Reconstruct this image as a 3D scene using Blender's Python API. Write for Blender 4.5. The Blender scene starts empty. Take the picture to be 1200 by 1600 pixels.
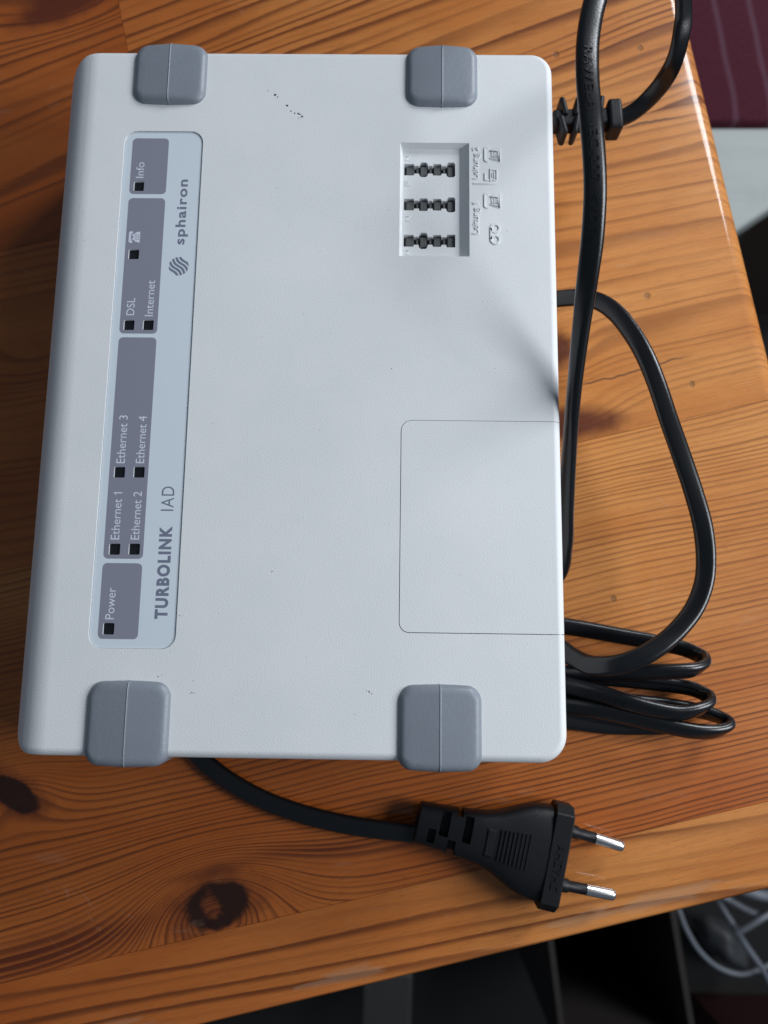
import bpy, bmesh, math, random
from mathutils import Vector, Matrix, Euler
from math import sin, cos, pi, radians
random.seed(7)
S = bpy.context.scene
COL = S.collection
MM = 0.001

# ------------------------------------------------------------------ camera
DEV_TOP = 50.0                       # height of the modem's upper face above the table, mm
CAM_Z = 242.0 + DEV_TOP
F_PX, CX, CY = 1202.0, 600.0, 800.0
ROT = Euler((radians(9.03768), radians(0.55902), radians(0.77836)), 'XYZ').to_matrix()
cd = bpy.data.cameras.new('camera')
cam = bpy.data.objects.new('camera', cd); COL.objects.link(cam)
cam.location = (0, 0, CAM_Z*MM); cam.rotation_euler = ROT.to_euler('XYZ')
cd.sensor_fit = 'VERTICAL'; cd.sensor_height = 36.0; cd.lens = 36.0*F_PX/1600.0
cd.clip_start = 0.01; cd.clip_end = 20
cd.dof.use_dof = True; cd.dof.focus_distance = 0.247; cd.dof.aperture_fstop = cd.lens/2.4
S.camera = cam

# ------------------------------------------------------------------ light
S.view_settings.view_transform = 'Standard'; S.view_settings.look = 'None'
S.view_settings.exposure = 0.0; S.view_settings.gamma = 1.0
W = bpy.data.worlds.new('World'); S.world = W; W.use_nodes = True
bg = W.node_tree.nodes['Background']
bg.inputs[0].default_value = (0.64, 0.80, 1.0, 1); bg.inputs[1].default_value = 0.145
def area(name, loc, target, sx, sy, power, col):
    l = bpy.data.lights.new(name, 'AREA'); l.shape = 'RECTANGLE'; l.size = sx; l.size_y = sy
    l.energy = power; l.color = col
    o = bpy.data.objects.new(name, l); COL.objects.link(o); o.location = loc
    o.rotation_euler = (Vector(target)-Vector(loc)).to_track_quat('-Z', 'Y').to_euler()
    return o
area('window_light', (0.76, 0.94, 0.66), (0.05, 0.05, 0.0), 0.34, 0.46, 11.3, (0.92, 0.955, 1.0))
area('room_light', (0.78, 0.0, 0.55), (0.0, 0.03, 0.0), 0.34, 0.42, 7.2, (0.92, 0.955, 1.0))

# ------------------------------------------------------------------ helpers
def at(px, py, z=0.0):
    """world point (mm) at height z that lies on the sight line of a photo pixel"""
    d = ROT @ Vector(((px-CX)/F_PX, -(py-CY)/F_PX, -1.0))
    t = (CAM_Z - z)/-d.z
    return Vector((d.x*t, d.y*t, z))
def tag(o, label=None, cat=None, group=None, kind=None):
    for k, v in (('label', label), ('category', cat), ('group', group), ('kind', kind)):
        if v: o[k] = v
    return o
def empty(name, loc=(0, 0, 0)):
    o = bpy.data.objects.new(name, None); COL.objects.link(o); o.location = Vector(loc)*MM
    o.empty_display_size = 0.01
    return o
def link(name, me, m=None, parent=None):
    o = bpy.data.objects.new(name, me); COL.objects.link(o)
    if m is not None:
        me.materials.clear(); me.materials.append(m)
    if parent is not None:
        o.parent = parent
        o.matrix_parent_inverse = pinv(parent)
    return o
def pinv(p):
    M = Matrix.Identity(4)
    while p is not None:
        M = (p.matrix_parent_inverse @ Matrix.LocRotScale(p.location, p.rotation_euler, p.scale)) @ M if False else Matrix.LocRotScale(p.location, p.rotation_euler, p.scale)
        return M.inverted()
    return M
def from_bm(name, bm, m=None, parent=None, smooth=True, angle=35, scale=MM):
    if scale != 1: bmesh.ops.scale(bm, vec=(scale,)*3, verts=bm.verts)
    bmesh.ops.recalc_face_normals(bm, faces=bm.faces)
    me = bpy.data.meshes.new(name); bm.to_mesh(me); bm.free()
    shade(me, smooth, angle)
    return link(name, me, m, parent)
def shade(me, smooth=True, angle=35):
    if smooth:
        me.polygons.foreach_set('use_smooth', [True]*len(me.polygons))
        me.set_sharp_from_angle(angle=radians(angle))
def rrect(x0, y0, x1, y1, r, n=6):
    """rounded rectangle; r = one radius or four (x1y1, x0y1, x0y0, x1y0)"""
    if not isinstance(r, (tuple, list)): r = (r,)*4
    pts = []
    for (cx, cy, sx, sy, a0, rr) in ((x1, y1, -1, -1, 0, r[0]), (x0, y1, 1, -1, 90, r[1]), (x0, y0, 1, 1, 180, r[2]), (x1, y0, -1, 1, 270, r[3])):
        if rr <= 0: pts.append((cx, cy)); continue
        for i in range(n+1):
            a = radians(a0 + 90*i/n)
            pts.append((cx+sx*rr+rr*cos(a), cy+sy*rr+rr*sin(a)))
    return pts
def prism(bm, pts, z0, z1, top=None):
    """closed prism from a CCW outline; top = another outline of equal length for sloped walls"""
    top = top or pts
    a = [bm.verts.new((x, y, z0)) for x, y in pts]; b = [bm.verts.new((x, y, z1)) for x, y in top]
    n = len(a)
    bm.faces.new(list(reversed(a))); bm.faces.new(b)
    for i in range(n): bm.faces.new((a[i], a[(i+1) % n], b[(i+1) % n], b[i]))
def box(bm, x0, y0, z0, x1, y1, z1): prism(bm, [(x0, y0), (x1, y0), (x1, y1), (x0, y1)], z0, z1)
def loft(bm, rings, cap=True, closed=True):
    R = [[bm.verts.new(p) for p in r] for r in rings]; n = len(R[0])
    for a, b in zip(R, R[1:]):
        for i in range(n if closed else n-1): bm.faces.new((a[i], a[(i+1) % n], b[(i+1) % n], b[i]))
    if cap:
        bm.faces.new(list(reversed(R[0]))); bm.faces.new(R[-1])
    return R
def mesh_of(o):
    dg = bpy.context.evaluated_depsgraph_get()
    return bpy.data.meshes.new_from_object(o.evaluated_get(dg))
def flat_shape(loops, z0, z1):
    """plate with holes (mm): even-odd filled 2-D curve, extruded from z0 to z1 -> mesh in metres"""
    c = bpy.data.curves.new('plate', 'CURVE'); c.dimensions = '2D'; c.fill_mode = 'BOTH'; c.extrude = (z1-z0)/2
    for lp in loops:
        sp = c.splines.new('POLY'); sp.points.add(len(lp)-1)
        for p, (x, y) in zip(sp.points, lp): p.co = (x, y, 0, 1)
        sp.use_cyclic_u = True
    o = bpy.data.objects.new('plate', c); COL.objects.link(o)
    me = mesh_of(o); bpy.data.objects.remove(o); bpy.data.curves.remove(c)
    me.transform(Matrix.Scale(MM, 4) @ Matrix.Translation((0, 0, (z0+z1)/2)))
    return me
def text_flat(s, bold=0.0, spacing=1.0, res=4):
    one = s.endswith('1')
    c = bpy.data.curves.new('text', 'FONT'); c.body = s; c.size = 1.0; c.offset = bold; c.space_character = spacing
    c.resolution_u = res; c.extrude = 0.5
    o = bpy.data.objects.new('text', c); COL.objects.link(o)
    me = mesh_of(o); bpy.data.objects.remove(o); bpy.data.curves.remove(c)
    xs = [v.co.x for v in me.vertices]; ys = [v.co.y for v in me.vertices]
    x0, x1, y0, y1 = min(xs), max(xs), min(ys), max(ys)
    for v in me.vertices: v.co = ((v.co.x-x0)/(x1-x0), (v.co.y-y0)/(y1-y0), v.co.z+0.5)
    if one:            # the built-in font's 1 is a bare stem: give it its flag
        b = bmesh.new(); b.from_mesh(me); sw = 0.4*min(1.0, 0.05)
        prism(b, [(1-sw, 0.80), (1-sw, 1.0), (1-sw-0.035, 0.80), (1-sw-0.035, 0.68)][::-1] if False else [(1-sw-0.035, 0.68), (1-sw, 0.82), (1-sw, 1.0), (1-sw-0.035, 0.80)], 0.0, 1.0)
        b.to_mesh(me); b.free()
    return me          # unit box in x, y, z
def text_up(name, s, x_top, x_base, y0, y1, z0, z1, m, parent, bold=0.0, spacing=1.0):
    """lettering that reads in +y with glyph tops towards -x"""
    me = text_flat(s, bold, spacing)
    for v in me.vertices:
        a, b, c = v.co
        v.co = Vector((x_base+(x_top-x_base)*b, y0+(y1-y0)*a, z0+(z1-z0)*c))*MM
    return link(name, me, m, parent)
def boolean(o, cutters, op='DIFFERENCE'):
    mods = []
    for c in cutters:
        md = o.modifiers.new('b', 'BOOLEAN'); md.operation = op; md.object = c; md.solver = 'EXACT'
    me = mesh_of(o); o.modifiers.clear(); old = o.data; o.data = me; bpy.data.meshes.remove(old)
def weighted(o, angle=32):
    shade(o.data, True, angle)
    md = o.modifiers.new('wn', 'WEIGHTED_NORMAL'); md.keep_sharp = True; md.weight = 50
def bev(o, w, seg=2, ang=40):
    md = o.modifiers.new('bevel', 'BEVEL'); md.width = w*MM; md.segments = seg; md.limit_method = 'ANGLE'; md.angle_limit = radians(ang)
    md.harden_normals = False

# ------------------------------------------------------------------ node expressions
class N:
    """tiny wrapper so that shader maths can be written as expressions"""
    nt = None
    def __init__(s, sock): s.s = sock
    @staticmethod
    def m(op, *a, clamp=False):
        n = N.nt.nodes.new('ShaderNodeMath'); n.operation = op; n.use_clamp = clamp
        for i, v in enumerate(a):
            if isinstance(v, N): N.nt.links.new(v.s, n.inputs[i])
            else: n.inputs[i].default_value = v
        return N(n.outputs[0])
    def __add__(a, b): return N.m('ADD', a, b)
    __radd__ = __add__
    def __sub__(a, b): return N.m('SUBTRACT', a, b)
    def __rsub__(a, b): return N.m('SUBTRACT', b, a)
    def __mul__(a, b): return N.m('MULTIPLY', a, b)
    __rmul__ = __mul__
    def __truediv__(a, b): return N.m('DIVIDE', a, b)
    def __pow__(a, b): return N.m('POWER', a, b)
def ex(a): return N.m('EXPONENT', a)
def fract(a): return N.m('FRACT', a)
def sstep(a, e0, e1):
    n = N.nt.nodes.new('ShaderNodeMapRange'); n.interpolation_type = 'SMOOTHSTEP'
    N.nt.links.new(a.s, n.inputs[0]); n.inputs[1].default_value = e0; n.inputs[2].default_value = e1
    return N(n.outputs[0])
def clampn(a): return N.m('ADD', a, 0.0, clamp=True)
def vec(x, y, z):
    n = N.nt.nodes.new('ShaderNodeCombineXYZ')
    for i, v in enumerate((x, y, z)):
        if isinstance(v, N): N.nt.links.new(v.s, n.inputs[i])
        else: n.inputs[i].default_value = v
    return N(n.outputs[0])
def noise(v, scale=1.0, detail=3.0, rough=0.5):
    n = N.nt.nodes.new('ShaderNodeTexNoise'); N.nt.links.new(v.s, n.inputs['Vector'])
    n.inputs['Scale'].default_value = scale; n.inputs['Detail'].default_value = detail; n.inputs['Roughness'].default_value = rough
    return N(n.outputs[0])
def mixc(f, a, b):
    n = N.nt.nodes.new('ShaderNodeMix'); n.data_type = 'RGBA'
    if isinstance(f, N): N.nt.links.new(f.s, n.inputs[0])
    else: n.inputs[0].default_value = f
    for i, v in ((6, a), (7, b)):
        if isinstance(v, N): N.nt.links.new(v.s, n.inputs[i])
        else: n.inputs[i].default_value = (*v, 1)
    return N(n.outputs[2])
def objxyz():
    tc = N.nt.nodes.new('ShaderNodeTexCoord'); sp = N.nt.nodes.new('ShaderNodeSeparateXYZ')
    N.nt.links.new(tc.outputs['Object'], sp.inputs[0])
    return [N(o)*1000.0 for o in sp.outputs]          # mm
def new_mat(name):
    m = bpy.data.materials.new(name); m.use_nodes = True; N.nt = m.node_tree
    return m, m.node_tree.nodes['Principled BSDF']
def setin(b, **kw):
    for k, v in kw.items():
        k = k.replace('_', ' ')
        if isinstance(v, N): N.nt.links.new(v.s, b.inputs[k])
        elif isinstance(v, tuple): b.inputs[k].default_value = (*v, 1)
        else: b.inputs[k].default_value = v
def bump(b, h, dist_mm, strength=1.0):
    n = N.nt.nodes.new('ShaderNodeBump'); N.nt.links.new(h.s, n.inputs['Height'])
    n.inputs['Distance'].default_value = dist_mm*MM; n.inputs['Strength'].default_value = strength
    N.nt.links.new(n.outputs[0], b.inputs['Normal'])
def plain(name, col, rough=0.5, grain=0.0, gscale=2.0, metal=0.0, spec=0.5, var=0.0):
    m, b = new_mat(name); x, y, z = objxyz(); v = vec(x, y, z)
    if var:
        k = noise(v, 0.12, 4.0, 0.6)
        c = mixc(k, tuple(max(0, q*(1-var)) for q in col), tuple(q*(1+var) for q in col)); setin(b, Base_Color=c)
    else: setin(b, Base_Color=col)
    setin(b, Roughness=rough, Metallic=metal); b.inputs['Specular IOR Level'].default_value = spec
    if grain: bump(b, noise(v, gscale, 2.0, 0.5), grain)
    return m

# ------------------------------------------------------------------ materials
def white_plastic():
    m, b = new_mat('white_plastic'); x, y, z = objxyz(); v = vec(x, y, z)
    big = noise(v, 0.03, 3.0, 0.6); speck = noise(v, 0.55, 2.0, 0.5)
    c = mixc(sstep(big, 0.3, 0.7), (0.695, 0.712, 0.726), (0.730, 0.743, 0.755))
    c = mixc(sstep(speck, 0.775, 0.80)*0.5, c, (0.25, 0.21, 0.17))
    setin(b, Base_Color=c, Roughness=0.52 + big*0.08)
    bump(b, noise(v, 2.1, 2.5, 0.55), 0.072)
    return m
M_WHITE = white_plastic()
M_LABEL = plain('label_film', (0.62, 0.685, 0.74), 0.30, 0.01, 0.8)
M_PANEL = plain('panel_print', (0.235, 0.240, 0.295), 0.30, 0.01, 0.8)
M_INK = plain('ink_print', (0.165, 0.185, 0.255), 0.35)
M_PALE = plain('pale_print', (0.62, 0.66, 0.75), 0.35)
M_LED = plain('dark_window', (0.008, 0.009, 0.012), 0.25)
M_RUBBER = plain('grey_rubber', (0.200, 0.224, 0.258), 0.45, 0.06, 0.7, var=0.08)
M_SLOT = plain('dark_socket', (0.05, 0.052, 0.055), 0.5)
M_CONTACT = plain('socket_contact', (0.095, 0.10, 0.10), 0.45, 0.05, 1.0)
M_DIRT = plain('dirt', (0.045, 0.030, 0.022), 0.9)
M_CORD = plain('black_cord', (0.0050, 0.0055, 0.007), 0.29, 0.03, 1.5, spec=0.5)
M_PLUG = plain('black_plug', (0.0050, 0.0055, 0.007), 0.46, 0.06, 2.2, spec=0.30)
M_METAL = plain('nickel', (0.62, 0.60, 0.58), 0.28, 0.0, metal=1.0)

TH = radians(13.5)
CT, ST = cos(TH), sin(TH)
def uv(p): return (p.x*CT + p.y*ST, -p.x*ST + p.y*CT)
def wood(name, seed, period, tilt=0.0, curve=0.0, u0=0.0, tone=0.0, knots=(), dents=(), streak=1.0, vf=None, warp=9.0, fade=None, flames=(), cracks=(), red=0.0, heart_shade=None):
    """pine: growth rings drawn as level lines of a warped field; knots are bumps in that field"""
    m, b = new_mat(name); u, v, z = objxyz()
    us = u + seed*317.0
    wl = noise(vec(us*0.0045, v*0.012, seed*3.1), 1.0, 2.0, 0.5) - 0.5
    ws = noise(vec(us*0.02, v*0.06, seed*1.7), 1.0, 3.0, 0.5) - 0.5
    w = v + wl*(2.0*warp) + ws*1.5 + u*tilt - z*0.8
    if curve: w = w + (u-u0)*(u-u0)*curve
    core = None; soft = None
    for (ku, kv, ru, rv, st, ca, cb, ang, hard) in knots:
        du = u - ku; dv = v - kv
        q = (du/ru)*(du/ru) + (dv/rv)*(dv/rv)
        w = w + ex(q*-1.0)*st
        if ca > 0:
            nz = noise(vec(du*0.13, dv*0.13, seed+ku), 1.0, 2.5, 0.55) - 0.5
            a = radians(ang)
            pu = du*cos(a) + dv*sin(a); pv = dv*cos(a) - du*sin(a)
            d = N.m('SQRT', (pu/ca)*(pu/ca) + (pv/cb)*(pv/cb)) + nz*0.55
            if hard:
                k = 1.0 - sstep(d, 0.78, 1.04)
                pith = (1.0 - sstep(N.m('SQRT', (pu+ca*0.15)*(pu+ca*0.15) + pv*pv)/ca + nz*1.5, 0.06, 0.40))*(hard-1.0)
                k = k*(1.0 - pith*0.72)
                core = k if core is None else N.m('MAXIMUM', core, k)
                h2 = (1.0 - sstep(d + nz*0.8, 0.8, 1.7))*0.60
            else:
                h2 = 1.0 - sstep(d, 0.45, 1.25)
            soft = h2 if soft is None else N.m('MAXIMUM', soft, h2)
    g = w/period + (noise(vec(w*0.045, us*0.0015, seed), 1.0, 2.0, 0.5)-0.5)*6.5
    r = fract(g)
    r = clampn(r + (noise(vec(us*0.10, v*2.2, seed), 1.0, 2.0, 0.6)-0.5)*0.16)
    late = sstep(r, 0.34, 0.80)*(1.0 - sstep(r, 0.84, 0.97))
    amp = 0.18 + 0.82*sstep(noise(vec(N.m('FLOOR', g)*7.13, us*0.004, seed), 1.0, 1.0, 0.5), 0.32, 0.62)
    late = late*amp
    fib = noise(vec(us*0.05, v*1.8, z*1.8), 1.0, 3.0, 0.65)
    pore = sstep(noise(vec(us*0.22, v*2.6, seed+3), 1.0, 2.0, 0.6), 0.60, 0.72)
    fine = noise(vec(us*0.018, v*0.6, seed), 1.0, 4.0, 0.6)
    blot = noise(vec(us*0.012, v*0.03, seed+5), 1.0, 4.0, 0.55)
    lo = (0.470*(1-tone), 0.162*(1-1.15*tone-red), 0.034*(1-1.2*tone-2*red)); hi = (0.580*(1-tone), 0.242*(1-1.15*tone-red), 0.066*(1-1.2*tone-2*red))
    base = mixc(sstep(blot, 0.3, 0.7), lo, hi)
    if heart_shade is not None:       # shade towards left and front painted in along with a redder heartwood tone
        hu, hv, hw_, amt = heart_shade
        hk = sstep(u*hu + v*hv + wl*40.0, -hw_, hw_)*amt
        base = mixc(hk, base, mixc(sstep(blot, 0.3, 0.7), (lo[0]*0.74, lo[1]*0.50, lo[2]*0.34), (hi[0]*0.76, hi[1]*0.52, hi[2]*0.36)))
    if fade is not None: late = late*(fade[2] + (fade[3]-fade[2])*sstep(v + wl*20.0, fade[0], fade[1]))
    c = base
    c = mixc((late*0.92)*streak, c, (0.118*(1-tone*0.6), 0.027*(1-tone*0.6), 0.0055))
    c = mixc(sstep(fib, 0.42, 0.78)*0.38, c, (0.20, 0.075, 0.02))
    c = mixc(pore*0.30, c, (0.11, 0.034, 0.010))
    c = mixc(sstep(fine, 0.58, 0.78)*0.35, c, (0.26, 0.085, 0.02))
    for (fu, fv, fa, fb, fang, fk) in flames:      # resinous heartwood streaks
        du = u - fu; dv = v - fv; a = radians(fang)
        q = ((du*cos(a)+dv*sin(a))/fa)*((du*cos(a)+dv*sin(a))/fa) + ((dv*cos(a)-du*sin(a))/fb)*((dv*cos(a)-du*sin(a))/fb)
        k = ex(q*-1.0)*(0.45 + 0.75*sstep(r, 0.1, 0.6))
        c = mixc(clampn(k*fk), c, (0.105, 0.022, 0.0065))
    for (au, av, bu, bv, wd) in cracks:
        L = math.hypot(bu-au, bv-av); ca_, sa_ = (bu-au)/L, (bv-av)/L
        al = (u-au)*ca_ + (v-av)*sa_; ac = (v-av)*ca_ - (u-au)*sa_ + (noise(vec(us*0.09, 2.0, seed), 1.0, 3.0, 0.6)-0.5)*5.0
        k = (1.0 - sstep(N.m('ABSOLUTE', ac), wd*0.3, wd))*sstep(al, 0.0, 6.0)*(1.0 - sstep(al, L-14.0, L))
        c = mixc(k*0.75, c, (0.060, 0.030, 0.020))
    if soft is not None: c = mixc(soft*0.92, c, (0.085, 0.017, 0.007))
    if core is not None: c = mixc(core*0.94, c, (0.014, 0.005, 0.003))
    dm = None
    for (pu, pv, pr) in dents:
        du = u - pu; dv = v - pv
        q = N.m('SQRT', du*du + dv*dv)/pr + (fib-0.5)*1.2
        k = 1.0 - sstep(q, 0.55, 1.1)
        dm = k if dm is None else N.m('MAXIMUM', dm, k)
    if dm is not None: c = mixc(dm*0.55, c, (0.12, 0.07, 0.04))
    # hairline scratches and worn varnish
    sc = noise(vec(us*0.16 + v*0.10, v*0.015 - us*0.006, seed+9), 1.0, 2.0, 0.5)
    sc = (1.0 - sstep(N.m('ABSOLUTE', sc-0.5), 0.0, 0.004))*sstep(noise(vec(us*0.02, v*0.02, seed+2), 1.0, 2.0, 0.5), 0.55, 0.65)
    c = mixc(sc*0.20, c, (0.42, 0.30, 0.22))
    wear = sstep(noise(vec(us*0.03, v*0.11, seed+4), 1.0, 4.0, 0.6), 0.64, 0.71)
    if vf is not None:
        e = 1.0 - sstep(N.m('ABSOLUTE', v - (vf + 7.5)), 0.5, 4.5)
        we = sstep(noise(vec(us*0.03, v*0.2, seed+11), 1.0, 4.0, 0.6), 0.52, 0.60)*e
        c = mixc(we*0.30, c, (0.34, 0.23, 0.15)); wear = N.m('MAXIMUM', wear*0.5, we*0.5)
    c = mixc(wear*0.13, c, (0.36, 0.25, 0.18))
    setin(b, Base_Color=c, Roughness=0.50 + wear*0.2); b.inputs['Specular IOR Level'].default_value = 0.14
    setin(b, Coat_Weight=0.55 - wear*0.45, Coat_Roughness=0.10 + wear*0.2)
    h = late*-0.35 + fib*0.35 + noise(vec(us*0.03, v*0.09, z*0.1), 1.0, 4.0, 0.6)*1.6
    if dm is not None: h = h - dm*2.0
    bump(b, h, 0.10)
    return m

# ------------------------------------------------------------------ the table
tab = empty('wooden_table'); tab.rotation_euler.z = TH
tag(tab, 'varnished orange pine table under the white modem, made of wide glued planks', 'table')
V_FRONT = -118.8
T_THICK = 26.0
R_EDGE = 8.0
e0, e1 = uv(Vector((126.2, 251.8, 0))), uv(Vector((147.1, 127.3, 0)))
def u_end(v): return e0[0] + (v-e0[1])*(e1[0]-e0[0])/(e1[1]-e0[1]) + 0.3
def plank(u0, u1, v0, v1, m, right=False, front=False):
    """u1=None ends on the table's right edge"""
    bm = bmesh.new(); G = 0.06
    ring = [(u0, v0+(0 if front else G)), (u_end(v0) if right else u1, v0+(0 if front else G)), (u_end(v1) if right else u1, v1-G), (u0, v1-G)]
    prism(bm, ring, -T_THICK, 0)
    bm.edges.ensure_lookup_table()
    big, tiny = [], []
    for e in bm.edges:
        a, b_ = e.verts[0].co, e.verts[1].co
        if abs(a.z) < 1e-6 and abs(b_.z) < 1e-6:
            isr = right and min(a.x, b_.x) > min(u_end(v0), u_end(v1)) - 1
            isf = front and max(a.y, b_.y) < v0 + 1e-3
            (big if (isr or isf) else tiny).append(e)
    if big: bmesh.ops.bevel(bm, geom=big, offset=R_EDGE, segments=10, affect='EDGES', profile=0.5, clamp_overlap=False)
    te = [e for e in bm.edges if abs(e.verts[0].co.z) < 1e-6 and abs(e.verts[1].co.z) < 1e-6 and len(e.link_faces) == 2 and any(abs(f.normal.z) < 0.3 for f in e.link_faces)]
    o = from_bm('plank', bm, m, tab, angle=60)
    o.matrix_parent_inverse.identity()
    return o
def kn(px, py): return uv(at(px, py, 0))
k1 = kn(338, 1412); k2 = kn(28, 1240); k3 = kn(880, 672); k4 = kn(872, 545); k5 = kn(150, -5); k6 = kn(60, 560)
SA, SB, SC = -88.0, 56.0, 186.0
plank(-700, None, V_FRONT, SA, wood('pine_front', 3.3, 5.4, tilt=0.05, tone=0.07, vf=V_FRONT, warp=5, red=0.04, heart_shade=(-1.0, 0.0, 110.0, 0.9)), right=True, front=True)
plank(-700, None, SA, SB, wood('pine_middle', 1.2, 2.1, tilt=-0.01, tone=0.0, warp=7, fade=(-50, -15, 1.0, 0.66), heart_shade=(-0.35, -1.0, 55.0, 1.0),
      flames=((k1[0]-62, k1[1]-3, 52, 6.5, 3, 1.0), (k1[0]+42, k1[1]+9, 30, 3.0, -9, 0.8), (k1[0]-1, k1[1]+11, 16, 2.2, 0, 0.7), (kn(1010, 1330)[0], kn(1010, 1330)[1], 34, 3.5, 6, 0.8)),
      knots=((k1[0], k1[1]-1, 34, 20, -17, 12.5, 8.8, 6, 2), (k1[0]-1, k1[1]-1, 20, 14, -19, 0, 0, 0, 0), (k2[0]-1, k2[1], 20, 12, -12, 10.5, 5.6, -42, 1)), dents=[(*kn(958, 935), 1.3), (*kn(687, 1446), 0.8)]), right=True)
plank(-700, None, SB, SC, wood('pine_right', 5.1, 5.2, tilt=0.03, tone=-0.01, warp=9, fade=(60, 150, 0.45, 0.65), heart_shade=(-1.0, 0.0, 70.0, 0.9), cracks=((*kn(900, 606), *kn(1096, 551), 0.55), (*kn(968, 200), *kn(1084, 178), 0.7)),
      knots=((k3[0]+1, k3[1]+2, 30, 13, 12, 27, 7.5, -8, 0), (k4[0], k4[1], 14, 12, 10, 8, 7, 30, 0), (k6[0], k6[1], 30, 15, 16, 0, 0, 0, 0)), dents=[(*kn(1011, 462), 1.6), (*kn(1081, 600), 1.3), (*kn(992, 692), 1.0)], streak=0.85), right=True)
ub = kn(187, 12)[0]
plank(ub, None, SC, 330.0, wood('pine_back', 7.7, 5.2, tilt=-0.16, tone=0.05, warp=7, red=0.03, heart_shade=(-1.0, 0.0, 120.0, 0.9),
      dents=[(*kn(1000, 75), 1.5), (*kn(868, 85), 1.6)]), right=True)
plank(-700, ub-0.12, SC, 330.0, wood('pine_left', 9.4, 7.0, tilt=-0.20, tone=0.16, warp=11, red=0.03, heart_shade=(-1.0, 0.0, 300.0, 1.6), knots=((k5[0]-14, k5[1], 34, 16, 16, 26, 9, 12, 0),)))
plank(-700, None, 330.0, 480.0, wood('pine_far', 2.4, 4.0, tone=0.0), right=True)
leg_m = wood('pine_leg', 6.6, 5.0)
for lu, lv in ((-640, -60), (60, -60), (-640, 420), (60, 420)):
    bm = bmesh.new(); prism(bm, rrect(lu-30, lv-30, lu+30, lv+30, 4, 3), -735, -T_THICK-0.1)
    o = from_bm('leg', bm, leg_m, tab); o.matrix_parent_inverse.identity()

# ------------------------------------------------------------------ the modem
XL, XR, YB, YT = -119.3, 54.0, -38.1, 202.8
ZB = 14.0
modem = empty('modem', (-30, 82, 0))
tag(modem, 'flat white plastic modem with four grey rubber feet, lying on the pine table', 'modem')
RL, RO = 14.0, 2.6
def roll(x):
    d = max(0.0, XL+RL-x)
    return RL - math.sqrt(max(RL*RL - d*d, 0.0))
def case_solid(bm):
    """rounded slab whose left side rolls over in one big radius"""
    def ring(phi, z=None):
        io = RO*(1-sin(phi))
        pts = rrect(XL+io, YB+io, XR-io, YT-io, (7.5-io, 11.0-io, 8.0-io, 8.5-io), 12)
        return [(x, y, DEV_TOP - RO*(1-cos(phi)) if z is None else z) for x, y in pts]
    loft(bm, [ring(pi/2, ZB-40)] + [ring(pi/2*(1-i/9)) for i in range(10)])
    for k in range(1, 16):
        bmesh.ops.bisect_plane(bm, geom=bm.verts[:]+bm.edges[:]+bm.faces[:], plane_co=(XL+RL*(1-sin(pi/2*(k if k < 15 else 14.6)/15)), 0, 0), plane_no=(1, 0, 0))
    bmesh.ops.bisect_plane(bm, geom=bm.verts[:]+bm.edges[:]+bm.faces[:], plane_co=(XL+RL, 0, 0), plane_no=(1, 0, 0))
    for v in bm.verts:
        if v.co.z < 0: v.co.z = ZB
        else: v.co.z -= roll(v.co.x)
def temp(loops_fn, name='cutter'):
    bm = bmesh.new(); loops_fn(bm)
    return from_bm(name, bm, None, None, smooth=False)
bm = bmesh.new(); case_solid(bm)
case = from_bm('case', bm, M_WHITE, modem, smooth=False)
bm = bmesh.new(); case_solid(bm)
cover = from_bm('cover', bm, M_WHITE, modem, smooth=False)

def wx(px, py, z=DEV_TOP): return at(px, py, z).x
def wy(px, py, z=DEV_TOP): return at(px, py, z).y
LZ = DEV_TOP - 0.42                       # top of the label film
LX0, LX1, LY0, LY1 = -94.3, -67.4, -5.3, 171.1
FX0, FY0, FY1 = 2.2, 0.5, 68.8            # the cover's outline
cut = []
lab_out = rrect(LX0, LY0, LX1, LY1, 4.2, 7)
cut.append(temp(lambda b: prism(b, rrect(LX0-0.22, LY0-0.22, LX1+0.22, LY1+0.22, 4.4, 7), DEV_TOP-0.62, DEV_TOP+5)))
cover_out = rrect(FX0, FY0, 80, FY1, (0, 3.6, 3.2, 0), 6)
cover_in = rrect(FX0+0.22, FY0+0.22, 80, FY1-0.16, (0, 3.4, 3.0, 0), 6)
cut.append(temp(lambda b: prism(b, cover_out, DEV_TOP-6, DEV_TOP+5)))
# the socket pocket: sloping walls
PX0, PX1, PY0, PY1 = 1.0, 24.7, 125.7, 167.5
PD = 2.5
pz = DEV_TOP - PD
cut.append(temp(lambda b: prism(b, [(PX0+0.9, PY0+0.5), (PX1-3.2, PY0+0.5), (PX1-3.2, PY1-0.9), (PX0+0.9, PY1-0.9)], pz, DEV_TOP,
                                [(PX0, PY0), (PX1, PY0), (PX1, PY1), (PX0, PY1)])))
# three phone sockets: notched slots
def slot_outline(cx0, cyc, bumps, grow=0.0):
    k = 0.213
    seg = [(0, 17, 10.2), (17, 25, 7.0), (25, 39, bumps[0]), (39, 47, 6.8), (47, 61, 10.2), (61, 69, 6.8), (69, 84, bumps[1])]
    up, dn = [], []
    for a, b_, hw in seg:
        ch = 1.6 if hw > 11 else 0.8
        for q in ((a+(0.6 if hw > 6 else 0), hw-(2.4 if hw > 11 else 0.4)), (a+ch*2, hw), (b_-ch*2, hw), (b_-(0.6 if hw > 6 else 0), hw-(2.4 if hw > 11 else 0.4))):
            up.append((cx0+q[0]*k, cyc+(q[1]*k+grow))); dn.append((cx0+q[0]*k, cyc-(q[1]*k+grow)))
    return dn + list(reversed(up))
slots = []
for (pxl, pyc, bp) in ((631, 265, (13, 13)), (630.5, 319.5, (11, 13)), (630, 376, (14, 11))):
    p = at(pxl, pyc, pz); slots.append((p.x, p.y, bp))
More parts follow.
